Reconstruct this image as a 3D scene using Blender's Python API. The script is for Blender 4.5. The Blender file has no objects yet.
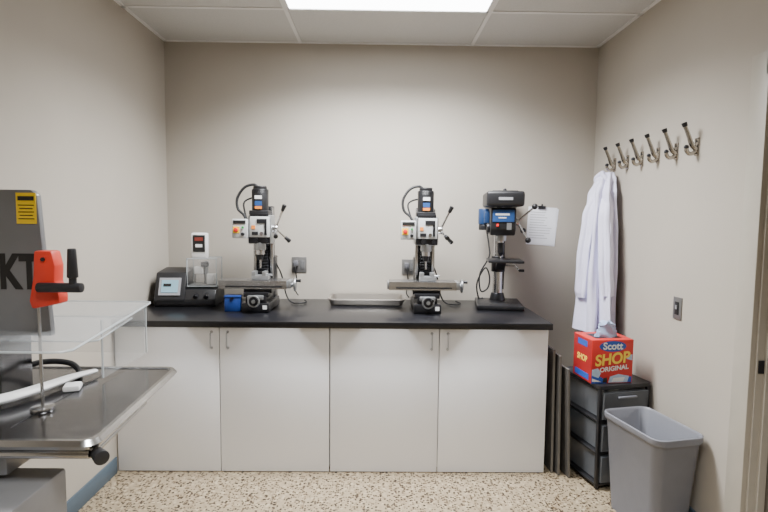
import bpy, bmesh, math, random
from mathutils import Vector, Matrix, Euler
random.seed(4)
R=math.radians
C=bpy.context.scene.collection

# ------------------------------------------------------------ materials
def mat(name,col,rough=0.5,metal=0.0,var=0.06,scale=12,bump=0.0,bscale=80,emit=None,estr=0,coat=0,spec=None,stretch=None):
    m=bpy.data.materials.new(name); m.use_nodes=True
    nt=m.node_tree; p=nt.nodes['Principled BSDF']
    p.inputs['Roughness'].default_value=rough; p.inputs['Metallic'].default_value=metal
    if coat: p.inputs['Coat Weight'].default_value=coat
    if spec is not None: p.inputs['Specular IOR Level'].default_value=spec
    tc=nt.nodes.new('ShaderNodeTexCoord')
    src=tc.outputs['Object']
    if stretch:
        mp=nt.nodes.new('ShaderNodeMapping'); mp.inputs['Scale'].default_value=stretch
        nt.links.new(src,mp.inputs['Vector']); src=mp.outputs['Vector']
    n=nt.nodes.new('ShaderNodeTexNoise'); n.inputs['Scale'].default_value=scale; n.inputs['Detail'].default_value=3
    nt.links.new(src,n.inputs['Vector'])
    r=nt.nodes.new('ShaderNodeValToRGB')
    a=[max(0,c*(1-var)) for c in col]; b=[min(1,c*(1+var)) for c in col]
    r.color_ramp.elements[0].color=(*a,1); r.color_ramp.elements[1].color=(*b,1)
    r.color_ramp.elements[0].position=.3; r.color_ramp.elements[1].position=.7
    nt.links.new(n.outputs['Fac'],r.inputs['Fac']); nt.links.new(r.outputs['Color'],p.inputs['Base Color'])
    if bump:
        n2=nt.nodes.new('ShaderNodeTexNoise'); n2.inputs['Scale'].default_value=bscale; n2.inputs['Detail'].default_value=4
        nt.links.new(src,n2.inputs['Vector'])
        bp=nt.nodes.new('ShaderNodeBump'); bp.inputs['Strength'].default_value=bump; bp.inputs['Distance'].default_value=.004
        nt.links.new(n2.outputs['Fac'],bp.inputs['Height']); nt.links.new(bp.outputs['Normal'],p.inputs['Normal'])
    if emit:
        p.inputs['Emission Color'].default_value=(*emit,1); p.inputs['Emission Strength'].default_value=estr
    return m

def clear(name,alpha=.15,col=(.8,.85,.9),rough=.05,edge=.5):
    m=bpy.data.materials.new(name); m.use_nodes=True
    nt=m.node_tree; p=nt.nodes['Principled BSDF']; out=nt.nodes['Material Output']
    p.inputs['Base Color'].default_value=(*col,1); p.inputs['Roughness'].default_value=rough
    t=nt.nodes.new('ShaderNodeBsdfTransparent'); mx=nt.nodes.new('ShaderNodeMixShader')
    lw=nt.nodes.new('ShaderNodeLayerWeight'); lw.inputs['Blend'].default_value=.5
    pw=nt.nodes.new('ShaderNodeMath'); pw.operation='POWER'; pw.inputs[1].default_value=4
    ml=nt.nodes.new('ShaderNodeMath'); ml.operation='MULTIPLY'; ml.inputs[1].default_value=edge
    ad=nt.nodes.new('ShaderNodeMath'); ad.operation='ADD'; ad.inputs[1].default_value=alpha; ad.use_clamp=True
    nt.links.new(lw.outputs['Facing'],pw.inputs[0]); nt.links.new(pw.outputs[0],ml.inputs[0]); nt.links.new(ml.outputs[0],ad.inputs[0]); nt.links.new(ad.outputs[0],mx.inputs['Fac'])
    nt.links.new(t.outputs[0],mx.inputs[1]); nt.links.new(p.outputs[0],mx.inputs[2]); nt.links.new(mx.outputs[0],out.inputs['Surface'])
    return m

M={}
M['wall']=mat('wall_paint',(.415,.378,.325),.75,var=.02,scale=3,bump=.15,bscale=160)
M['ceil']=mat('ceiling_tile',(.56,.56,.55),.9,var=.05,scale=160,bump=.5,bscale=220)
M['tbar']=mat('ceiling_grid',(.74,.74,.74),.5,var=.02)
M['base']=mat('baseboard_vinyl',(.08,.115,.15),.55,var=.05)
M['frame']=mat('door_frame_paint',(.40,.37,.315),.45,var=.03)
M['door']=mat('door_paint',(.14,.12,.10),.5,var=.05)
M['lam']=mat('white_laminate',(.93,.95,1.0),.38,var=.008,scale=4)
M['lamside']=mat('cabinet_side',(.30,.29,.29),.6,var=.05)
M['blacktop']=mat('black_resin_top',(.007,.007,.009),.30,var=.2,scale=30,bump=.05)
M['black']=mat('black_plastic',(.011,.011,.013),.42,var=.1)
M['rubber']=mat('black_rubber',(.007,.007,.008),.6,var=.1)
M['steel']=mat('steel',(.56,.56,.57),.26,1,var=.08,scale=20)
M['castsilver']=mat('cast_silver',(.36,.37,.38),.38,.8,var=.1,scale=20)
M['darksteel']=mat('dark_steel',(.04,.04,.045),.35,.8,var=.15,scale=15)
M['stainless']=mat('brushed_stainless',(.18,.18,.19),.18,1,var=.12,scale=8,stretch=(1,14,1))
M['railsteel']=mat('rail_stainless',(.46,.46,.46),.22,1,var=.05)
M['standmetal']=mat('stand_metal',(.26,.26,.265),.45,.6,var=.05)
M['trayst']=mat('tray_stainless',(.42,.39,.355),.36,.9,var=.06,scale=8)
M['greypaint']=mat('grey_metal_panel',(.20,.205,.215),.42,.4,var=.06,scale=5)
M['chrome']=mat('chrome',(.43,.40,.36),.25,1,var=.05)
M['handlemetal']=mat('pull_metal',(.45,.46,.49),.3,.6,var=.05)
M['whiteplast']=mat('white_plastic',(.80,.80,.80),.35,var=.02)
M['cream']=mat('machine_grey_white',(.50,.51,.51),.38,var=.03)
M['red']=mat('red_plastic',(.60,.035,.016),.4,var=.06)
M['redbtn']=mat('red_button',(.7,.02,.02),.35,var=.03)
M['green']=mat('green_button',(.02,.3,.06),.35,var=.03)
M['yellow']=mat('yellow_label',(.88,.60,.01),.5,var=.02)
M['orange']=mat('orange_label',(.80,.24,.03),.5,var=.02)
M['bluelab']=mat('blue_label',(.02,.075,.24),.45,var=.05)
M['darkblue']=mat('dark_blue_paint',(.012,.04,.12),.4,var=.05)
M['bluebox']=mat('blue_plastic',(.012,.04,.20),.4,var=.05)
M['boxred']=mat('box_red_card',(.56,.022,.018),.5,var=.04)
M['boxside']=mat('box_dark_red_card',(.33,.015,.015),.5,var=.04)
M['inkyellow']=mat('ink_yellow',(.90,.65,.07),.5,var=.02)
M['inkwhite']=mat('ink_white',(.80,.80,.80),.5,var=.02)
M['inkpale']=mat('ink_pale_blue',(.42,.55,.72),.5,var=.1,scale=60)
M['inkblue']=mat('ink_blue',(.02,.08,.40),.5,var=.02)
M['inkblack']=mat('ink_black',(.009,.009,.009),.5,var=.02)
M['inkgrey']=mat('ink_grey',(.30,.30,.32),.6,var=.02)
M['paper']=mat('paper',(.82,.83,.88),.7,var=.02)
M['tissue']=mat('blue_towel',(.36,.47,.68),.8,var=.05)
M['coat']=mat('white_cotton',(.70,.69,.86),.85,var=.03,bump=.2,bscale=300)
M['bin']=mat('grey_bin_plastic',(.165,.17,.195),.45,var=.03,bump=.1)
M['smoke']=clear('smoke_plastic',.68,(.13,.14,.155),.28,.15)
M['acrylic']=clear('clear_polycarbonate',.075,(.45,.47,.48),.08,.35)
M['acredge']=clear('clear_polycarbonate_edge',.5,(.55,.6,.62),.2,.2)
M['clearbox']=clear('clear_acrylic_case',.20,(.6,.6,.6),.08,.5)
M['screen']=mat('lcd_screen',(.1,.16,.2),.2,var=.02,emit=(.35,.6,.7),estr=.8)
M['redscreen']=mat('meter_screen',(.03,.02,.02),.2,var=.02,emit=(1,.1,.05),estr=.25)
M['light']=mat('troffer_diffuser',(.9,.9,.9),.5,var=.0,emit=(.965,.985,1.0),estr=13)
M['light2']=mat('troffer_diffuser_dim',(.9,.9,.9),.5,var=.0,emit=(.965,.985,1.0),estr=2)
M['board']=mat('dark_grey_board',(.075,.07,.065),.5,.1,var=.08)
M['boardedge']=mat('board_edge_trim',(.17,.16,.145),.5,.2,var=.05)
M['plate']=mat('outlet_plate',(.22,.215,.21),.35,.6,var=.05)
M['socketgrey']=mat('socket_grey',(.12,.12,.12),.45,var=.03)
M['greyplug']=mat('grey_plug',(.10,.10,.11),.5,var=.05)

def terrazzo():
    m=bpy.data.materials.new('terrazzo_floor'); m.use_nodes=True
    nt=m.node_tree; p=nt.nodes['Principled BSDF']; p.inputs['Roughness'].default_value=.35
    tc=nt.nodes.new('ShaderNodeTexCoord')
    base=(.33,.265,.175,1)
    def layer(scale,thr,col1,col2,frac,prevsock):
        v=nt.nodes.new('ShaderNodeTexVoronoi'); v.inputs['Scale'].default_value=scale
        nt.links.new(tc.outputs['Object'],v.inputs['Vector'])
        lt=nt.nodes.new('ShaderNodeMath'); lt.operation='LESS_THAN'; lt.inputs[1].default_value=thr
        nt.links.new(v.outputs['Distance'],lt.inputs[0])
        sep=nt.nodes.new('ShaderNodeSeparateColor'); nt.links.new(v.outputs['Color'],sep.inputs[0])
        l2=nt.nodes.new('ShaderNodeMath'); l2.operation='LESS_THAN'; l2.inputs[1].default_value=frac
        nt.links.new(sep.outputs[0],l2.inputs[0])
        mu=nt.nodes.new('ShaderNodeMath'); mu.operation='MULTIPLY'
        nt.links.new(lt.outputs[0],mu.inputs[0]); nt.links.new(l2.outputs[0],mu.inputs[1])
        cm=nt.nodes.new('ShaderNodeMix'); cm.data_type='RGBA'; cm.inputs[6].default_value=(*col1,1); cm.inputs[7].default_value=(*col2,1)
        nt.links.new(sep.outputs[1],cm.inputs[0])
        mx=nt.nodes.new('ShaderNodeMix'); mx.data_type='RGBA'
        nt.links.new(mu.outputs[0],mx.inputs[0])
        if prevsock is None: mx.inputs[6].default_value=base
        else: nt.links.new(prevsock,mx.inputs[6])
        nt.links.new(cm.outputs[2],mx.inputs[7])
        return mx.outputs[2]
    s=layer(60,.55,(.46,.38,.26),(.22,.165,.10),.8,None)
    s=layer(80,.48,(.025,.016,.010),(.11,.07,.04),.42,s)
    s=layer(46,.36,(.016,.011,.008),(.07,.045,.03),.36,s)
    nt.links.new(s,p.inputs['Base Color'])
    return m
M['floor']=terrazzo()

# ------------------------------------------------------------ mesh builder
class MB:
    def __init__(s,m=None):
        s.bm=bmesh.new(); s.mats=[]; s.mi=0
        if m: s.use(m)
    def use(s,m):
        m=M[m]
        if m not in s.mats: s.mats.append(m)
        s.mi=s.mats.index(m); return s
    def merge(s,b):
        for f in b.faces: f.material_index=s.mi
        me=bpy.data.meshes.new('t'); b.to_mesh(me); b.free(); s.bm.from_mesh(me); bpy.data.meshes.remove(me); return s
    def box(s,c,d,rot=None,bev=0,seg=2,taper=None):
        b=bmesh.new(); bmesh.ops.create_cube(b,size=1)
        for v in b.verts:
            t=1
            if taper and v.co.z>0: t=taper
            v.co=Vector((v.co.x*d[0]*t,v.co.y*d[1]*t,v.co.z*d[2]))
        if bev: bmesh.ops.bevel(b,geom=b.edges[:],offset=bev,segments=seg,affect='EDGES',profile=.5)
        mt=Matrix.Translation(c)
        if rot: mt=mt@Euler([R(a) for a in rot]).to_matrix().to_4x4()
        b.transform(mt); return s.merge(b)
    def cyl(s,p0,p1,r,r2=None,seg=24,bev=0):
        p0=Vector(p0);p1=Vector(p1); d=p1-p0
        b=bmesh.new(); bmesh.ops.create_cone(b,cap_ends=True,segments=seg,radius1=r,radius2=r if r2 is None else r2,depth=d.length)
        if bev:
            es=[e for e in b.edges if abs(e.verts[0].co.z-e.verts[1].co.z)<1e-6]
            bmesh.ops.bevel(b,geom=es,offset=bev,segments=2,affect='EDGES',profile=.5)
        b.transform(Matrix.Translation((p0+p1)/2)@Vector((0,0,1)).rotation_difference(d.normalized()).to_matrix().to_4x4())
        return s.merge(b)
    def sph(s,c,r,sc=(1,1,1)):
        b=bmesh.new(); bmesh.ops.create_uvsphere(b,u_segments=18,v_segments=12,radius=r)
        b.transform(Matrix.Translation(c)@Matrix.Diagonal((*sc,1))); return s.merge(b)
    def tor(s,c,axis,Rr,r,seg=32,n=8):
        b=bmesh.new(); g=[]
        for i in range(seg):
            a=2*math.pi*i/seg
            g.append([b.verts.new(((Rr+r*math.cos(2*math.pi*j/n))*math.cos(a),(Rr+r*math.cos(2*math.pi*j/n))*math.sin(a),r*math.sin(2*math.pi*j/n))) for j in range(n)])
        for i in range(seg):
            for j in range(n):
                b.faces.new((g[i][j],g[(i+1)%seg][j],g[(i+1)%seg][(j+1)%n],g[i][(j+1)%n]))
        b.transform(Matrix.Translation(c)@Vector((0,0,1)).rotation_difference(Vector(axis).normalized()).to_matrix().to_4x4())
        return s.merge(b)
    def tube(s,pts,r,n=10,smooth=True,radii=None,flat=None):
        P=[Vector(p) for p in pts]; rr=radii or [r]*len(P)
        if smooth and len(P)>2:
            Q=[];q=[]
            for i in range(len(P)-1):
                p0=P[max(i-1,0)];p1=P[i];p2=P[i+1];p3=P[min(i+2,len(P)-1)]
                for k in range(8):
                    t=k/8
                    Q.append(.5*((2*p1)+(p2-p0)*t+(2*p0-5*p1+4*p2-p3)*t*t+(3*p1-p0-3*p2+p3)*t**3))
                    q.append(rr[i]*(1-t)+rr[i+1]*t)
            Q.append(P[-1]);q.append(rr[-1]);P=Q;rr=q
        b=bmesh.new(); rings=[]
        T=(P[1]-P[0]).normalized(); N=T.orthogonal().normalized()
        for i,p in enumerate(P):
            t=(P[min(i+1,len(P)-1)]-P[max(i-1,0)]).normalized()
            N=(N-t*N.dot(t)).normalized(); Bn=t.cross(N)
            ring=[]
            for k in range(n):
                o=(N*math.cos(2*math.pi*k/n)+Bn*math.sin(2*math.pi*k/n))*rr[i]
                if flat: o.z*=flat
                ring.append(b.verts.new(p+o))
            rings.append(ring)
        for i in range(len(rings)-1):
            for k in range(n):
                b.faces.new((rings[i][k],rings[i][(k+1)%n],rings[i+1][(k+1)%n],rings[i+1][k]))
        b.faces.new(rings[0][::-1]); b.faces.new(rings[-1]); return s.merge(b)
    def prism(s,prof,axis,a,bb,bev=0):
        b=bmesh.new()
        def mk(p,t):
            return {'x':(t,p[0],p[1]),'y':(p[0],t,p[1]),'z':(p[0],p[1],t)}[axis]
        A=[b.verts.new(mk(p,a)) for p in prof]; B=[b.verts.new(mk(p,bb)) for p in prof]
        b.faces.new(A); b.faces.new(B[::-1]); n=len(prof)
        for i in range(n): b.faces.new((A[i],B[i],B[(i+1)%n],A[(i+1)%n]))
        bmesh.ops.recalc_face_normals(b,faces=b.faces[:])
        if bev: bmesh.ops.bevel(b,geom=b.edges[:],offset=bev,segments=2,affect='EDGES',profile=.5)
        return s.merge(b)
    def loft(s,loops,cap0=True,cap1=True):
        b=bmesh.new(); G=[[b.verts.new(p) for p in l] for l in loops]; n=len(loops[0])
        for i in range(len(G)-1):
            for k in range(n): b.faces.new((G[i][k],G[i][(k+1)%n],G[i+1][(k+1)%n],G[i+1][k]))
        if cap0: b.faces.new(G[0][::-1])
        if cap1: b.faces.new(G[-1])
        bmesh.ops.recalc_face_normals(b,faces=b.faces[:])
        return s.merge(b)
    def obj(s,name,parent=None,label=None,loc=(0,0,0),world=False,ang=35):
        bm=s.bm
        for f in bm.faces: f.smooth=True
        for e in bm.edges:
            if len(e.link_faces)==2:
                if e.calc_face_angle(0)>R(ang): e.smooth=False
            else: e.smooth=False
        me=bpy.data.meshes.new(name)
        if world and parent:
            top=parent
            off=Vector(parent.location)
            while top.parent: top=top.parent; off+=Vector(top.location)
            bm.transform(Matrix.Translation(-off))
        bm.to_mesh(me); bm.free()
        for m in s.mats: me.materials.append(m)
        o=bpy.data.objects.new(name,me); o.location=loc; C.objects.link(o)
        if parent: o.parent=parent
        if label: o['label']=label
        return o

def rrect(w,d,r,z,cx=0,cy=0,n=5):
    pts=[]
    for (sx,sy,a0) in ((1,1,0),(-1,1,90),(-1,-1,180),(1,-1,270)):
        for k in range(n+1):
            a=R(a0+90*k/n); pts.append((cx+sx*(w/2-r)+r*math.cos(a),cy+sy*(d/2-r)+r*math.sin(a),z))
    return pts

def thing(name,label,cat,loc=(0,0,0),rz=0,group=None):
    e=bpy.data.objects.new(name,None); e.empty_display_size=.1; e.location=loc; e.rotation_euler=(0,0,R(rz)); C.objects.link(e)
    e['label']=label; e['category']=cat
    if group: e['group']=group
    return e
def tag(o,label,cat,group=None):
    o['label']=label;o['category']=cat
    if group:o['group']=group
    return o
def struct(o): o['kind']='structure'; return o
def dup(o,loc,rz=None,label=None):
    def cp(x,par):
        y=x.copy(); C.objects.link(y)
        if par is not None: y.parent=par
        for c in list(x.children): cp(c,y)
        return y
    n=cp(o,None); n.location=loc
    if rz is not None: n.rotation_euler=(0,0,R(rz))
    if label: n['label']=label
    return n
def text(s,size,loc,rot,m,parent,name='lettering',sx=1,align='CENTER',ext=.0006,bold=0,label=None,shear=0):
    cu=bpy.data.curves.new('txt','FONT'); cu.body=s; cu.size=size; cu.align_x=align; cu.extrude=ext; cu.offset=bold; cu.shear=shear
    t=bpy.data.objects.new('txt',cu); C.objects.link(t)
    bpy.context.view_layer.update()
    me=bpy.data.meshes.new_from_object(t.evaluated_get(bpy.context.evaluated_depsgraph_get()))
    bpy.data.objects.remove(t); me.materials.clear(); me.materials.append(M[m])
    for v in me.vertices: v.co.x*=sx
    o=bpy.data.objects.new(name,me); o.location=loc; o.rotation_euler=[R(a) for a in rot]; C.objects.link(o); o.parent=parent
    if label:o['label']=label
    return o

# ------------------------------------------------------------ room
XL,XR,YB,YF,H=-1.55,1.59,3.80,-1.6,2.785
struct(MB('floor').box(((XL+XR)/2,(YB+YF)/2,-.05),(XR-XL+.4,YB-YF+.4,.1)).obj('floor'))
struct(MB('ceil').box(((XL+XR)/2,(YB+YF)/2,H+.05),(XR-XL+.4,YB-YF+.4,.1)).obj('ceiling'))
struct(MB('wall').box(((XL+XR)/2,YB+.06,H/2),(XR-XL+.24,.12,H)).obj('wall_back'))
struct(MB('wall').box(((XL+XR)/2,YF-.06,H/2),(XR-XL+.24,.12,H)).obj('wall_front'))
struct(MB('wall').box((XL-.06,(YB+YF)/2,H/2),(.12,YB-YF,H)).obj('wall_left'))
DY0,DY1,DH=1.18,2.10,2.16
w=MB('wall')
w.box((XR+.06,(DY1+YB)/2,H/2),(.12,YB-DY1,H)); w.box((XR+.06,(DY0+YF)/2,H/2),(.12,DY0-YF,H))
w.box((XR+.06,(DY0+DY1)/2,(DH+H)/2),(.12,DY1-DY0,H-DH))
struct(w.obj('wall_right'))
t=MB('frame')
t.box((XR-.006,DY1+.045,(DH+.07)/2),(.032,.10,DH+.07),bev=.003); t.box((XR-.006,DY0-.045,(DH+.07)/2),(.032,.10,DH+.07),bev=.003)
t.box((XR-.006,(DY0+DY1)/2,DH+.02),(.032,DY1-DY0+.02,.10),bev=.003)
t.box((XR+.06,DY1-.008,DH/2),(.12,.016,DH)); t.box((XR+.06,DY0+.008,DH/2),(.12,.016,DH)); t.box((XR+.06,(DY0+DY1)/2,DH-.008),(.12,DY1-DY0,.016))
t.box((XR+.045,DY1-.024,DH/2),(.03,.018,DH))
t.use('darksteel').box((XR+.02,DY1-.018,.93),(.026,.006,.055))
struct(t.obj('trim_1'))
struct(MB('door').box((XR+.085,(DY0+DY1)/2,DH/2-.005),(.045,DY1-DY0-.04,DH-.03),bev=.002).use('steel').cyl((XR+.06,DY1-.09,1.0),(XR+.01,DY1-.09,1.0),.012).cyl((XR+.015,DY1-.09,1.0),(XR+.015,DY1-.2,1.0),.01).obj('door_1'))
struct(MB('base').box((XL+.004,(2.97+YF)/2,.05),(.008,2.97-YF,.10),bev=.002).obj('baseboard_left'))
struct(MB('base').box((XR-.004,(DY1+.1+YB)/2,.05),(.008,YB-DY1-.1,.10),bev=.002).obj('baseboard_right'))
struct(MB('base').box(((1.03+XR)/2,YB-.004,.05),(XR-1.03,.008,.10),bev=.002).obj('baseboard_back'))
g=MB('tbar')
for y in [YB-.61*k for k in range(1,9)]: g.box(((XL+XR)/2,y,H-.003),(XR-XL,.024,.006))
for x in (-.57,.665):
    g.box((x,(YB+YF)/2,H-.0035),(.024,YB-YF,.006))
g.box(((XL+XR)/2,YB-.012,H-.003),(XR-XL,.024,.006)); g.box((XL+.012,(YB+YF)/2,H-.003),(.024,YB-YF,.006)); g.box((XR-.012,(YB+YF)/2,H-.003),(.024,YB-YF,.006))
struct(g.obj('trim_2'))
def troffer(cy,lm,power,spread):
    e=thing('ceiling_light','white recessed fluorescent troffer with frosted diffuser panel','ceiling light',(.0475,cy,H),group='ceiling troffers')
    MB(lm).box((0,0,-.008),(1.18,.555,.006)).obj('diffuser',e)
    f=MB('tbar')
    for sx in (-1,1): f.box((sx*.597,0,-.010),(.018,.58,.012))
    for sy in (-1,1): f.box((0,sy*.282,-.010),(1.21,.016,.012))
    f.obj('light_frame',e)
    ld=bpy.data.lights.new('troffer_lamp','AREA'); ld.shape='RECTANGLE'; ld.size=1.16; ld.size_y=.54; ld.energy=power; ld.color=(.975,.988,1); ld.spread=R(spread)
    lo=bpy.data.objects.new('lamp',ld); lo.location=(0,0,-.013); C.objects.link(lo); lo.parent=e
    return e
troffer(YB-.915,'light',125,140); troffer(YB-.915-2.44,'light2',66,110)

# ------------------------------------------------------------ cabinets and worktop
CT=.925
def cabinet(x0,x1,xm,label):
    cx=(x0+x1)/2
    e=thing('base_cabinet',label,'cabinet',(cx,3.4,0),group='white base cabinets under the worktop')
    b=MB('lam'); b.box((0,.0,.450),(x1-x0-.004,.76,.862)); b.use('lamside').box((0,.03,.010),(x1-x0-.02,.68,.018))
    b.obj('body',e)
    for (a,c,side) in ((x0,xm,1),(xm,x1,-1)):
        d=MB('lam').box(((a+c)/2-cx,-.405,.443),(c-a-.005,.019,.876),bev=.0015).obj('door',e)
        hx=(c-.045 if side==1 else a+.05)-cx
        h=MB('handlemetal').tube([(hx,-.415,.855),(hx,-.440,.85),(hx,-.440,.765),(hx,-.415,.76)],.0045,smooth=False).cyl((hx,-.415,.855),(hx,-.418,.855),.008).cyl((hx,-.415,.76),(hx,-.418,.76),.008)
        h.obj('handle',d,label='brushed metal pull')
    return e
cabinet(XL+.004,-.28,-.93,'white laminate base cabinet with two doors beside the wall')
cabinet(-.278,1.02,.37,'white laminate base cabinet with two doors and open end')
tag(MB('blacktop').box(((XL+1.035)/2+.002,(2.955+YB)/2-.001,CT-.02),(1.035-XL-.004,YB-2.955-.004,.038),bev=.003).obj('worktop'),'long black resin worktop over the white cabinets','worktop')

# ------------------------------------------------------------ milling machine
def mill(loc,label):
    e=thing('milling_machine',label,'milling machine',loc,group='benchtop milling machines on the worktop')
    b=MB('darksteel'); b.box((0,-.06,.03),(.175,.36,.06),bev=.008).box((0,-.07,.080),(.13,.30,.045),bev=.006)
    b.box((0,-.15,.110),(.16,.13,.03),bev=.004).use('castsilver').box((0,-.18,.095),(.10,.12,.028),bev=.004)
    b.use('inkwhite').box((.062,-.2415,.035),(.026,.002,.025)).use('steel').cyl((-.072,-.21,.05),(-.072,-.21,.065),.010).cyl((.072,-.21,.05),(.072,-.21,.065),.010)
    b.obj('base',e)
    t=MB('steel')
    prof=[(-.185,.145),(-.185,.168),(-.19,.168),(-.19,.199)]
    for yy in (-.16,-.12,-.08):
        prof+=[(yy-.006,.199),(yy-.006,.186),(yy+.006,.186),(yy+.006,.199)]
    prof+=[(-.050,.199),(-.050,.168),(-.055,.168),(-.055,.145)]
    t.prism(prof,'x',-.245,.19); t.use('darksteel').box((-.0,-.115,.130),(.18,.10,.028)).use('castsilver'); t.box((.202,-.115,.172),(.026,.12,.050),bev=.004); t.box((-.25,-.115,.172),(.014,.11,.045),bev=.003)
    t.use('black').box((-.02,-.193,.160),(.36,.006,.008))
    t.obj('table',e)
    v=MB('castsilver'); v.box((.01,-.115,.214),(.11,.07,.028),bev=.004).box((-.03,-.115,.240),(.026,.07,.028),bev=.003).box((.038,-.115,.240),(.026,.07,.028),bev=.003).cyl((.04,-.115,.230),(.085,-.115,.230),.007)
    v.obj('vise',e)
    hw=MB('castsilver').tor((0,-.275,.078),(0,1,0),.034,.006).use('darksteel').cyl((0,-.281,.078),(0,-.269,.078),.028).use('castsilver').cyl((0,-.286,.078),(0,-.275,.078),.012).use('darksteel').cyl((0,-.269,.078),(0,-.22,.078),.014).use('black').cyl((.024,-.28,.096),(.024,-.315,.096),.007,.009)
    hw.obj('handwheel',e)
    hw=MB('castsilver').tor((.235,-.115,.165),(1,0,0),.038,.007).cyl((.225,-.115,.165),(.242,-.115,.165),.028).cyl((.20,-.115,.165),(.23,-.115,.165),.013).use('black').cyl((.24,-.115,.192),(.272,-.115,.192),.008,.011)
    hw.obj('handwheel',e)
    c=MB('darksteel'); c.box((0,.085,.17),(.14,.12,.34),bev=.008).box((0,.060,.38),(.12,.07,.60),bev=.004)
    c.use('steel').box((-.056,.018,.42),(.020,.03,.50),bev=.002).box((.056,.018,.42),(.020,.03,.50),bev=.002).use('darksteel').box((0,.03,.30),(.09,.02,.40))
    c.obj('column',e)
    bl=MB('black'); loops=[]
    nb=11
    for i in range(nb*2+1):
        z=.215+i*(.225/(nb*2)); ww=.072 if i%2==0 else .058
        loops.append([(-ww/2,.030,z),(-ww/2,-.010-(.008 if i%2==0 else 0),z),(ww/2,-.010-(.008 if i%2==0 else 0),z),(ww/2,.030,z)])
    bl.loft(loops).obj('bellows',e,ang=10)
    h=MB('castsilver'); h.box((0,-.035,.525),(.155,.14,.19),bev=.012); h.use('cream').box((.005,-.110,.542),(.125,.02,.135),bev=.004)
    h.use('black').box((.02,-.122,.580),(.065,.004,.028)).box((-.025,-.122,.500),(.040,.004,.022)).use('orange').box((-.035,-.122,.540),(.024,.004,.022)); h.use('darksteel').box((.045,-.122,.530),(.014,.006,.08))
    h.use('darksteel').cyl((-.02,-.11,.455),(-.02,-.135,.455),.016).cyl((.045,-.11,.455),(.045,-.13,.455),.012).box((0,-.06,.620),(.12,.11,.025),bev=.004).box((0,-.1055,.455),(.14,.006,.04))
    h.use('steel').cyl((.02,-.12,.50),(.02,-.135,.50),.012).cyl((-.055,-.108,.60),(-.055,-.118,.60),.008)
    h.obj('head',e)
    m=MB('black'); m.cyl((-.005,-.05,.61),(-.005,-.05,.79),.054,bev=.006).cyl((-.005,-.05,.79),(-.005,-.05,.81),.044,bev=.005).box((-.005,-.05,.635),(.125,.11,.03),bev=.006)
    for i in range(4): m.tor((-.005,-.05,.765+.006*i),(0,0,1),.054,.0018,seg=24,n=5)
    m.use('bluelab').box((-.005,-.105,.695),(.045,.004,.030)).use('inkwhite').box((-.005,-.1055,.735),(.045,.004,.022)).use('orange').box((-.005,-.1055,.668),(.045,.004,.018))
    m.obj('motor',e)
    s=MB('castsilver'); s.cyl((0,-.075,.39),(0,-.075,.44),.036,bev=.003).use('steel').cyl((0,-.075,.36),(0,-.075,.39),.027).use('darksteel').cyl((0,-.075,.325),(0,-.075,.36),.016,.022).use('steel').cyl((0,-.075,.27),(0,-.075,.325),.006)
    s.obj('spindle',e)
    k=MB('cream'); k.box((-.122,-.09,.53),(.10,.08,.125),bev=.006); k.use('inkblack').box((-.122,-.132,.573),(.08,.003,.022)).use('yellow').box((-.143,-.131,.522),(.042,.003,.042)).use('redbtn').cyl((-.143,-.13,.522),(-.143,-.150,.522),.014,bev=.003).use('green').cyl((-.10,-.13,.538),(-.10,-.141,.538),.007).use('black').cyl((-.10,-.13,.495),(-.10,-.146,.495),.011)
    k.obj('control_box',e)
    f=MB('steel'); hub=Vector((.095,-.05,.53)); f.cyl((.065,-.05,.53),(.11,-.05,.53),.026,bev=.003)
    ends=[Vector((.155,-.09,.665)),Vector((.165,-.01,.46)),Vector((.12,-.17,.49))]
    for q in ends: f.cyl(hub,q,.0065,seg=10)
    f.use('black')
    for q in ends:
        d=(q-hub).normalized(); f.cyl(q-d*.02,q+d*.025,.011,.015,seg=14,bev=.003)
    f.obj('feed_lever',e)
    MB('rubber').tube([(-.02,-.03,.80),(-.05,-.03,.82),(-.11,-.04,.80),(-.155,-.05,.73),(-.15,-.06,.66),(-.11,-.07,.62),(-.09,-.08,.585)],.009).tube([(-.005,-.02,.74),(-.08,.0,.73),(-.12,-.02,.70),(-.11,-.04,.64),(-.09,-.06,.585)],.006).obj('cable',e)
    MB('rubber').tube([(.06,.10,.30),(.10,.13,.2),(.13,.14,.06),(.17,.12,.010),(.23,.09,.008),(.27,.14,.008),(.25,.22,.008)],.005).obj('power_cord',e)
    return e
mA=mill((-.775,3.46,CT),'benchtop milling machine with black motor beside blue box')
mB=dup(mA,(.32,3.46,CT),label='benchtop milling machine with black motor beside steel tray')

# ------------------------------------------------------------ drill press
dp=thing('drill_press','black benchtop drill press with blue front label','drill press',(.855,3.60,CT),rz=-8)
b=MB('darksteel').box((0,-.06,.016),(.31,.36,.032),bev=.008)
for x in (-.06,.06): b.use('black').box((x,-.12,.0325),(.015,.14,.002))
b.use('darksteel').cyl((0,.03,.02),(0,.03,.085),.058,.044,bev=.004); b.obj('base',dp)
MB('steel').cyl((0,.03,.06),(0,.03,.72),.036).use('darksteel').box((.038,.03,.32),(.010,.014,.42)).obj('column',dp)
h=MB('black').prism([(-.20,.50),(-.235,.54),(-.235,.67),(-.22,.685),(.09,.685),(.10,.67),(.10,.53),(.06,.50)],'x',-.080,.085,bev=.010)
h.use('bluelab').box((.002,-.238,.630),(.14,.006,.080),bev=.002).use('inkwhite').box((-.005,-.2425,.640),(.09,.002,.012)).box((-.005,-.2425,.618),(.05,.002,.006)).use('redbtn').box((-.035,-.241,.570),(.015,.006,.018))
h.use('castsilver').box((.040,-.238,.562),(.03,.005,.045)).cyl((0,-.14,.46),(0,-.14,.51),.034,bev=.004).use('darksteel').cyl((-.07,-.17,.55),(-.10,-.17,.55),.032,bev=.004)
h.obj('head',dp)
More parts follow.
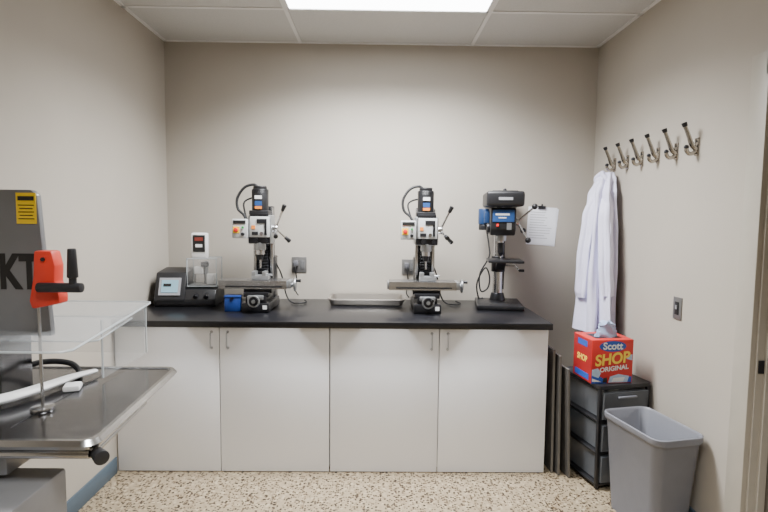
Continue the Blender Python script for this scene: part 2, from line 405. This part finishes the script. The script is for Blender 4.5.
c=MB('black').box((.01,-.06,.742),(.245,.43,.10),bev=.018,seg=3).box((.01,-.06,.790),(.17,.34,.016),bev=.006)
c.use('inkgrey').box((.01,-.276,.742),(.09,.004,.018)).use('darksteel').sph((.01,-.20,.80),.012); c.obj('belt_cover',dp)
m=MB('darkblue').cyl((-.095,.03,.57),(-.095,.03,.68),.052,bev=.006).use('black').cyl((-.095,.03,.53),(-.095,.03,.57),.048,bev=.006).use('darkblue').box((-.09,-.06,.62),(.045,.09,.08),bev=.005); m.obj('motor',dp)
MB('steel').cyl((0,-.14,.44),(0,-.14,.48),.018).use('darksteel').cyl((0,-.14,.385),(0,-.14,.45),.023,bev=.003).cyl((0,-.14,.36),(0,-.14,.385),.010,.023).use('steel').cyl((0,-.14,.335),(0,-.14,.36),.004).obj('chuck',dp)
t=MB('darksteel').box((.03,-.12,.325),(.235,.22,.018),bev=.006).prism([(-.13,.316),(.03,.316),(.03,.235),(-.02,.255)],'x',-.02,.04).cyl((0,.03,.235),(0,.03,.345),.048,bev=.004).use('black').box((.02,-.12,.3345),(.10,.015,.001)).box((.02,-.12,.3345),(.015,.12,.001))
t.use('steel').cyl((.05,.03,.28),(.12,.03,.28),.007).cyl((.12,.03,.28),(.14,-.02,.25),.006).use('black').cyl((.14,-.02,.25),(.175,-.02,.25),.010); t.obj('table',dp)
f=MB('steel').cyl((.07,-.12,.59),(.115,-.12,.59),.026,bev=.003); hub=Vector((.105,-.12,.59))
ends=[Vector((.215,-.14,.695)),Vector((.175,-.16,.47)),Vector((.16,-.02,.53))]
for q in ends: f.cyl(hub,q,.007,seg=10)
f.use('black')
for q in ends: f.sph(q,.020)
f.obj('feed_lever',dp)
MB('rubber').tube([(-.09,.02,.54),(-.07,-.01,.42),(-.07,-.03,.34),(-.13,-.03,.22),(-.12,-.02,.10),(-.07,0,.12),(-.06,0,.2),(-.09,.02,.26),(-.145,.03,.15),(-.13,.05,.038),(-.10,.06,.037)],.0055).obj('power_cord',dp)

# ------------------------------------------------------------ tray
tr=MB('trayst').loft([rrect(.50,.24,.03,.002),rrect(.525,.265,.04,.034),rrect(.54,.28,.05,.036),rrect(.545,.285,.05,.041),rrect(.54,.28,.05,.047),rrect(.505,.245,.04,.045),rrect(.485,.225,.03,.006)]).obj('tray',loc=(-.075,3.64,CT),ang=25)
tag(tr,'shallow stainless steel tray lying on the black worktop','tray')
# ------------------------------------------------------------ controller
cb=thing('controller_box','black bench controller with sloped face and lit screen','controller',(-1.30,3.56,CT),rz=4)
MB('black').prism([(-.15,.0),(-.16,.05),(-.09,.225),(.10,.245),(.13,.23),(.13,0)],'x',-.20,.0,bev=.008).prism([(-.15,.0),(-.155,.05),(-.12,.115),(.12,.125),(.13,.11),(.13,0)],'x',-.01,.20,bev=.008).use('darksteel').box((-.0,-.150,.03),(.36,.012,.02)).obj('body',cb)
MB('inkgrey').box((-.10,-.132,.135),(.14,.006,.12),rot=(-21.8,0,0)).use('screen').box((-.10,-.1355,.138),(.108,.004,.085),rot=(-21.8,0,0)).use('inkblack').box((-.115,-.138,.146),(.05,.002,.02),rot=(-21.8,0,0)).obj('screen',cb,label='lit pale blue display')
for i in range(2): MB('darksteel').cyl((.07+.07*i,-.135,.075),(.07+.07*i,-.160,.065),.016,bev=.003).obj('knob',cb)
md=thing('digital_meter','white digital meter on a clear acrylic case','meter',(-1.200,3.55,CT+.127),rz=3)
cc=MB('clearbox').box((.0,0,.098),(.20,.15,.190),bev=.003); cc.use('acredge')
for sx in (-.098,.098):
    for sy in (-.073,.073): cc.box((sx,sy,.098),(.007,.007,.192))
for sy in (-.073,.073): cc.box((.0,sy,.193),(.2,.007,.007)).box((.0,sy,.004),(.2,.007,.007))
cc.obj('clear_case',md)
MB('castsilver').cyl((.01,0,.01),(.01,0,.17),.014).box((.0,0,.010),(.18,.13,.008)).use('whiteplast').box((.05,-.02,.05),(.055,.045,.07),bev=.005).box((-.03,-.02,.11),(.06,.04,.05),bev=.005).use('darksteel').box((.01,-.03,.15),(.05,.03,.03),bev=.004).obj('sensor',md)
MB('whiteplast').box((-.02,-.03,.280),(.11,.05,.175),bev=.012).use('inkblack').box((-.02,-.0565,.295),(.080,.004,.115)).obj('housing',md)
MB('redscreen').box((-.02,-.0595,.325),(.055,.003,.024)).use('inkwhite').box((-.02,-.0595,.28),(.045,.003,.02)).obj('display',md)
bb=thing('parts_box','small blue plastic box with lid','box',(-.93,3.29,CT),rz=5)
MB('bluebox').box((0,0,.045),(.10,.08,.09),bev=.004).obj('body',bb); MB('bluebox').box((0,0,.096),(.105,.085,.014),bev=.004).use('darksteel').box((0,-.044,.088),(.02,.004,.014)).obj('lid',bb)

# ------------------------------------------------------------ outlets, switch, paper
def outlet(x,z,label):
    o=thing('wall_outlet',label,'outlet',(x,YB,z),group='outlets on the wall above the worktop')
    MB('plate').box((0,-.003,0),(.11,.006,.115),bev=.002).obj('cover_plate',o)
    r=MB('socketgrey')
    for sx in (-.024,.024): r.box((sx,-.0075,0),(.032,.004,.066),bev=.001)
    r.use('inkblack')
    for sx in (-.024,.024):
        for sz in (-.017,.017):
            r.box((sx-.006,-.010,sz),(.002,.002,.008)); r.box((sx+.006,-.010,sz),(.002,.002,.008))
    r.obj('socket',o)
    return o
oA=outlet(-.583,1.18,'double wall outlet with grey plugs in it')
oB=dup(oA,(.235,YB,1.17),label='double wall outlet partly behind milling machine')
for o,sx in ((oA,-.02),(oB,-.02)):
    p=thing('power_plug','grey power plug in the wall outlet','plug',(o.location.x+sx,YB-.0105,o.location.z+.012),group='plugs in the outlets')
    MB('greyplug').box((0,-.02,0),(.034,.04,.04),bev=.005).obj('body',p)
    MB('rubber').tube([(0,-.035,-.01),(0,-.06,-.03),(.01,-.05,-.12),(.0,-.03,-.2),(.02,-.035,-.236)],.004).obj('cord',p)
sw=thing('light_switch','dark steel light switch plate on the wall','switch',(XR,2.66,1.075))
MB('plate').box((-.003,0,0),(.006,.075,.118),bev=.002).obj('cover_plate',sw); MB('inkblack').box((-.007,0,0),(.004,.034,.068),bev=.001).use('inkgrey').box((-.010,0,.006),(.006,.010,.022)).obj('toggle',sw)
pp=thing('paper_notice','white printed sheets clipped to the wall','paper',(1.215,YB,1.485))
pp.rotation_euler=(0,R(2.5),0)
MB('paper').box((.006,-.0008,-.004),(.216,.0016,.279),rot=(0,2,0)).obj('sheet',pp)
MB('paper').box((0,-.0035,0),(.216,.0012,.279)).obj('sheet',pp)
s=MB('inkgrey')
for i in range(11):
    wd=random.uniform(.10,.17); s.box((-.09+wd/2,-.0048,.10-i*.019),(wd,.0008,.003))
s.obj('print_lines',pp)
MB('darksteel').box((-.01,-.008,.137),(.055,.012,.022),bev=.002).cyl((-.01,-.012,.142),(-.01,-.012,.162),.006).obj('clip',pp,label='small black paper clip')

# ------------------------------------------------------------ hooks
hk=thing('coat_hook','brushed metal double coat hook screwed to the wall','coat hook',(XR,3.46,1.905),group='row of coat hooks')
MB('chrome').box((-.003,0,0),(.006,.034,.088),bev=.0025).use('darksteel').cyl((-.006,0,.028),(-.009,0,.028),.005,seg=12).cyl((-.006,0,-.031),(-.009,0,-.031),.005,seg=12).obj('back_plate',hk)
MB('chrome').tube([(-.004,0,-.01),(-.026,0,.005),(-.048,0,.055),(-.070,0,.105)],.007,radii=[.013,.0125,.010,.009]).use('darksteel').cyl((-.067,0,.098),(-.075,0,.118),.012,.014,seg=14,bev=.003).obj('prong',hk)
MB('chrome').tube([(-.004,0,-.015),(-.02,0,-.030),(-.04,0,-.035),(-.054,0,-.020),(-.056,0,-.004)],.010).use('darksteel').sph((-.056,0,-.002),.012).obj('prong',hk)
for i in range(1,6): dup(hk,(XR,3.46-.178*i,1.905))

# ------------------------------------------------------------ lab coat
ct=thing('lab_coat','white cotton lab coat hanging from the end hook','coat',(1.495,3.43,.75))
def garment(levels,n=120,phase=0,folds=7,amp=.30,hem=True):
    loops=[]
    for (z,cx,cy,rx,ry,a) in levels:
        l=[]
        for k in range(n):
            t=2*math.pi*k/n
            s1=math.sin(folds*t+phase+z*1.2)
            f=1+amp*a*(s1*abs(s1)**.3)+.08*a*math.sin(11*t-z*3+1)+.04*math.sin(3*t+z*9)
            x=min(cx+rx*f*math.cos(t),.0945)
            zz=z+(.02*math.sin(3*t)+.03*math.cos(t+2) if (z<.05 and hem) else 0)
            l.append((x,cy+ry*f*math.sin(t),zz))
        loops.append(l)
    return loops
def interp(lv,m=8):
    out=[]
    for a,b in zip(lv[:-1],lv[1:]):
        for k in range(m):
            t=k/m; t2=t*t*(3-2*t)
            out.append(tuple(x*(1-(t if i==0 else t2))+y*(t if i==0 else t2) for i,(x,y) in enumerate(zip(a,b))))
    out.append(lv[-1]); return out
lv=interp([(.02,-.020,.0,.088,.190,1),(.35,-.018,.0,.082,.175,1),(.7,-.01,.0,.072,.155,.9),(.95,-.005,.0,.060,.13,.7),(1.05,.02,.01,.048,.095,.5),(1.10,.04,.01,.03,.05,.3)])
MB('coat').loft(garment(lv)).obj('coat_body',ct,ang=80)
lv=interp([(.26,-.105,.03,.026,.05,.6),(.30,-.105,.03,.036,.055,.7),(.5,-.098,.03,.038,.056,.7),(.8,-.075,.02,.038,.056,.6),(1.0,-.02,.01,.034,.045,.4),(1.07,.01,.01,.02,.03,.3)])
MB('coat').loft(garment(lv,n=48,folds=4,hem=False)).obj('sleeve',ct,ang=80)
lv=interp([(.30,-.02,-.190,.035,.035,.8),(.5,-.03,-.18,.040,.038,.7),(.8,-.03,-.14,.040,.04,.5),(1.0,.01,-.06,.03,.035,.3)])
MB('coat').loft(garment(lv,n=48,folds=4,phase=1,hem=False)).obj('sleeve',ct,ang=80)
MB('coat').tube([(.04,.09,1.01),(-.015,.07,1.06),(.01,.03,1.10),(-.010,-.03,1.08),(.02,-.07,1.03)],.015).obj('collar',ct)

# ------------------------------------------------------------ drawer tower
dt=thing('drawer_tower','black plastic storage tower with smoky translucent drawers','storage drawers',(1.372,3.01,0),rz=13)
W,Dp,HT=.335,.375,.605
f=MB('black')
for sx in (-1,1):
    for sy in (-1,1): f.box((sx*(W/2-.010),sy*(Dp/2-.010),HT/2),(.020,.020,HT-.01),bev=.004)
for z in (.03,.213,.400,.588):
    f.box((0,0,z),(W,Dp,.014),bev=.004)
f.loft([rrect(W+.012,Dp+.012,.02,HT-.014),rrect(W+.012,Dp+.012,.02,HT+.002)])
f.obj('frame',dt)
for z in (.045,.228,.415):
    hgt=.152
    dd=MB('smoke').loft([rrect(W-.05,Dp-.035,.02,z),rrect(W-.030,Dp-.015,.02,z+hgt)]).loft([rrect(W-.045,.014,.005,z,0,-Dp/2-.002),rrect(W-.045,.018,.005,z+hgt,0,-Dp/2-.006)]).obj('drawer',dt,label='smoky grey translucent drawer')
    MB('bin').box((0,-Dp/2-.022,z+.125),(.12,.016,.012),bev=.004).obj('handle',dd)

# ------------------------------------------------------------ towel box
tb=thing('towel_box','red cardboard box of shop towels on the drawer tower','cardboard box',(1.33,2.95,.6075),rz=6)
bw,bd,bh=.25,.21,.25
F=-bd/2
b=MB('boxred').box((0,0,bh/2),(bw,bd,bh),bev=.002)
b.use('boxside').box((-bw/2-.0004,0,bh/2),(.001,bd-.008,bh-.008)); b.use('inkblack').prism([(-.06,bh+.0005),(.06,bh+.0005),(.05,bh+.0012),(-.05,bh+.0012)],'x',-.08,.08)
b.use('inkblue').prism([(-.122,.0),(-.03,.0),(-.055,.03),(-.122,.070)],'y',F-.0008,F-.0002).prism([(.03,.006),(.12,.003),(.12,.038),(.03,.020)],'y',F-.0008,F-.0002)
b.use('inkpale').prism([(-.120,.045),(-.080,.032),(-.066,.060),(-.085,.088),(-.120,.080)],'y',F-.0010,F-.0002).prism([(-.02,.004),(.095,.004),(.105,.040),(.04,.052),(-.01,.038)],'y',F-.0012,F-.0002).prism([(.085,.14),(.12,.13),(.12,.165),(.095,.16)],'y',F-.0007,F-.0002)
b.use('inkwhite').prism([(-.118,.012),(-.06,.008),(-.118,.030)],'y',F-.0011,F-.0002).prism([(.0,.008),(.07,.008),(.08,.034),(.01,.030)],'y',F-.0014,F-.0002)
b.use('inkblack').prism([(-.055,.004),(-.025,.004),(-.030,.034),(-.050,.030)],'y',F-.0012,F-.0002)
b.use('inkblue').box((-bw/2-.0012,0,.215),(.0008,.11,.035)).box((-bw/2-.0012,0,.03),(.0008,.16,.035))
b.obj('carton',tb)
l=MB('inkblue'); l.cyl((.0,F,.213),(.0,F-.0012,.213),.031,seg=32)
for v in l.bm.verts: v.co.x=v.co.x*2.6
l.obj('logo_oval',tb)
text('Scott',.056,(.0,F-.0016,.196),(90,0,0),'inkwhite',tb,bold=.0014)
text('SHOP',.088,(.0,F-.0016,.112),(90,-6,0),'inkyellow',tb,bold=.0025,sx=.94,shear=.15)
text('ORIGINAL',.036,(.012,F-.0016,.074),(90,-6,0),'inkwhite',tb,bold=.0010,sx=1.05,shear=.1)
text('SHOP',.050,(-bw/2-.0012,.0,.11),(90,0,-90),'inkyellow',tb,bold=.001,sx=.9)
ts=MB('tissue'); loops=[]
for i in range(9):
    z=bh+.001+i*.011; r0=.060-.004*i+.002*i*(i%2)
    loops.append([(math.cos(2*math.pi*k/32)*r0*(1+.25*math.sin(5*2*math.pi*k/32+i*.5)),-.03+math.sin(2*math.pi*k/32)*.022*(1+.3*math.sin(3*2*math.pi*k/32+i)),z+.010*math.sin(3*2*math.pi*k/32)*(i/8)) for k in range(32)])
ts.loft(loops).obj('towel',tb,label='blue paper towel pulled from the slot')

# ------------------------------------------------------------ waste bin
wb=thing('waste_bin','tall grey plastic rectangular waste bin','waste bin',(1.395,2.51,0),rz=12)
o=[rrect(.205,.33,.04,0),rrect(.262,.40,.05,.477),rrect(.264,.402,.05,.479),rrect(.275,.42,.055,.482),rrect(.285,.422,.055,.492),rrect(.285,.422,.055,.514),rrect(.272,.41,.05,.517),rrect(.252,.390,.045,.507),rrect(.198,.322,.036,.01)]
MB('bin').loft(o).obj('bin_body',wb,ang=50)

# ------------------------------------------------------------ leaning boards
for (xf,yf,xb,yb,hh,tl) in ((1.068,2.985,1.046,3.385,.76,-.8),(1.098,2.955,1.064,3.353,.73,-1.0),(1.150,2.925,1.094,3.321,.66,-2.2)):
    e=thing('folding_board','flat dark grey board with lighter edge leaning beside cabinet','board',((xf+xb)/2,(yf+yb)/2,0),group='boards leaning beside the cabinet')
    a=math.degrees(math.atan2(-(xb-xf),(yb-yf)))
    e.rotation_euler=(0,R(tl),R(a))
    MB('board').box((0,0,hh/2+.002),(.010,.395,hh-.004)).obj('panel',e)
    f=MB('boardedge').box((0,-.199,hh/2+.002),(.012,.004,hh-.002)).box((0,.199,hh/2+.002),(.012,.004,hh-.002)).box((0,0,hh+.001),(.012,.40,.004))
    f.obj('edge_trim',e)

# ------------------------------------------------------------ band saw
bs=thing('band_saw','stainless steel band saw with clear guard and red blade cover','band saw',(-1.2,1.5,0))
MB('standmetal').box((-1.21,1.375,.39),(.56,.25,.78),bev=.01).use('rubber').box((-1.21,1.375,.012),(.50,.20,.022)).use('standmetal').box((-1.27,1.62,.84),(.44,.4,.10),bev=.01).obj('stand',bs,world=True)
def rpoly(x0,x1,y0,y1,r,z):
    return rrect(x1-x0,y1-y0,r,z,(x0+x1)/2,(y0+y1)/2)
t=MB('stainless').loft([rpoly(-1.50,-.834,1.387,2.063,.035,.912),rpoly(-1.50,-.834,1.387,2.063,.035,.908)])
t.use('railsteel').loft([rpoly(-1.51,-.822,1.375,2.075,.04,.890),rpoly(-1.515,-.812,1.365,2.085,.045,.903),rpoly(-1.51,-.822,1.375,2.075,.04,.917),rpoly(-1.50,-.834,1.387,2.063,.035,.917),rpoly(-1.495,-.838,1.392,2.058,.035,.909)],cap0=True,cap1=False)
t.use('darksteel').box((-1.07,1.72,.9125),(.004,.50,.001))
for v in t.bm.verts:
    if v.co.x>-.95: v.co.x+=.045*(2.08-v.co.y)/.7
t.obj('table',bs,world=True)
MB('railsteel').cyl((-1.48,1.40,.868),(-.80,1.40,.868),.013,bev=.004).cyl((-.800,1.40,.868),(-.835,1.80,.868),.012).box((-.86,1.50,.885),(.08,.03,.02),bev=.004).box((-.87,1.76,.885),(.08,.03,.02),bev=.004).obj('slide_rail',bs,world=True)
MB('black').cyl((-.79,1.41,.868),(-.755,1.375,.868),.017,.021,bev=.004).obj('knob',bs,world=True)
MB('greypaint').prism([(-1.545,1.616),(-1.125,1.616),(-1.106,1.60),(-1.076,1.136),(-1.545,1.136)],'y',1.68,1.705,bev=.004).box((-1.40,1.80,1.36),(.27,.19,.44),bev=.01).use('stainless').box((-1.40,1.83,1.02),(.2,.16,.24)).obj('wheel_housing',bs,world=True)
y=MB('yellow').box((-1.140,1.6785,1.556),(.064,.002,.10)); y.use('inkblack').box((-1.140,1.6772,1.588),(.052,.001,.014))
for i in range(5): y.box((-1.140,1.6772,1.566-i*.011),(.050-.008*(i%2),.001,.003))
y.obj('warning_label',bs,world=True,label='yellow warning sticker')
text('KT',.155,(-1.108+1.2,1.6785-1.5,1.297),(90,0,0),'inkblack',bs,sx=.66,align='RIGHT',bold=.006)
MB('red').prism([(-1.054,1.425),(-1.001,1.425),(-.991,1.38),(-.994,1.33),(-.981,1.285),(-.981,1.262),(-1.066,1.245),(-1.074,1.27),(-1.060,1.34)],'y',1.575,1.625,bev=.006).use('darksteel').cyl((-1.025,1.57,1.40),(-1.025,1.577,1.40),.006).cyl((-1.025,1.62,1.35),(-1.09,1.69,1.35),.012).obj('blade_cover',bs,world=True,label='red plastic blade cover')
MB('black').cyl((-1.035,1.56,1.315),(-.900,1.56,1.315),.015,bev=.003).cyl((-.928,1.56,1.31),(-.928,1.56,1.355),.011).cyl((-.928,1.56,1.345),(-.928,1.56,1.435),.016,.012,bev=.004).cyl((-1.030,1.56,1.315),(-1.030,1.60,1.315),.012).obj('crank_handle',bs,world=True,label='black crank handle')
MB('railsteel').cyl((-1.065,1.606,.92),(-1.065,1.606,1.27),.0048).cyl((-1.065,1.606,.912),(-1.065,1.606,.926),.035,bev=.003).obj('guide_rod',bs,world=True)
MB('whiteplast').tube([(-1.40,1.54,.930),(-1.30,1.57,.935),(-1.21,1.64,.938),(-1.16,1.75,.938),(-1.13,1.87,.936),(-1.09,1.96,.934)],.03,n=16,radii=[.020,.026,.030,.028,.022,.014],flat=.5).box((-1.085,1.80,.924),(.055,.06,.022),rot=(0,0,20),bev=.008).obj('pusher',bs,world=True,label='flat curved white plastic pusher')
MB('rubber').tube([(-1.48,1.74,.924),(-1.40,1.86,.945),(-1.30,1.96,.965),(-1.21,1.99,.955),(-1.16,1.97,.930),(-1.14,1.93,.922)],.011).obj('hose',bs,world=True)
pf=[(-1.545,1.42),(-.91,1.42),(-.885,1.428),(-.870,1.45),(-1.00,2.24),(-1.012,2.268),(-1.04,2.28),(-1.545,2.28)]
pf2=[(-1.545,1.80),(-1.02,1.80),(-1.00,1.82),(-1.07,2.22),(-1.10,2.25),(-1.545,2.25)]
g=MB('acrylic').prism(pf,'z',1.148,1.154).prism(pf2,'z',1.085,1.091).box((-1.03,2.08,1.035),(.006,.36,.22)).box((-1.29,2.262,1.035),(.5,.006,.22))
g.use('acredge').tube([(x,y_,1.151) for x,y_ in pf],.004,smooth=False,n=6).tube([(x,y_,1.088) for x,y_ in pf2],.0035,smooth=False,n=6).box((-1.03,1.90,1.035),(.006,.006,.22)).box((-1.03,2.262,1.035),(.006,.006,.22))
g.obj('clear_guard',bs,world=True,label='clear polycarbonate guard')

# ------------------------------------------------------------ world and camera
w=bpy.data.worlds.new('world'); bpy.context.scene.world=w; w.use_nodes=True
w.node_tree.nodes['Background'].inputs[0].default_value=(.6,.62,.65,1); w.node_tree.nodes['Background'].inputs[1].default_value=.05
cam=bpy.data.cameras.new('camera'); co=bpy.data.objects.new('camera',cam); C.objects.link(co)
cam.sensor_width=36; cam.lens=24; cam.clip_start=.02
mt=Matrix.Rotation(R(-.7),4,'Z')@Matrix.Rotation(R(90-4.36),4,'X')@Matrix.Rotation(R(.6),4,'Z')
co.matrix_world=Matrix.Translation((0,0,1.54))@mt
bpy.context.scene.camera=co
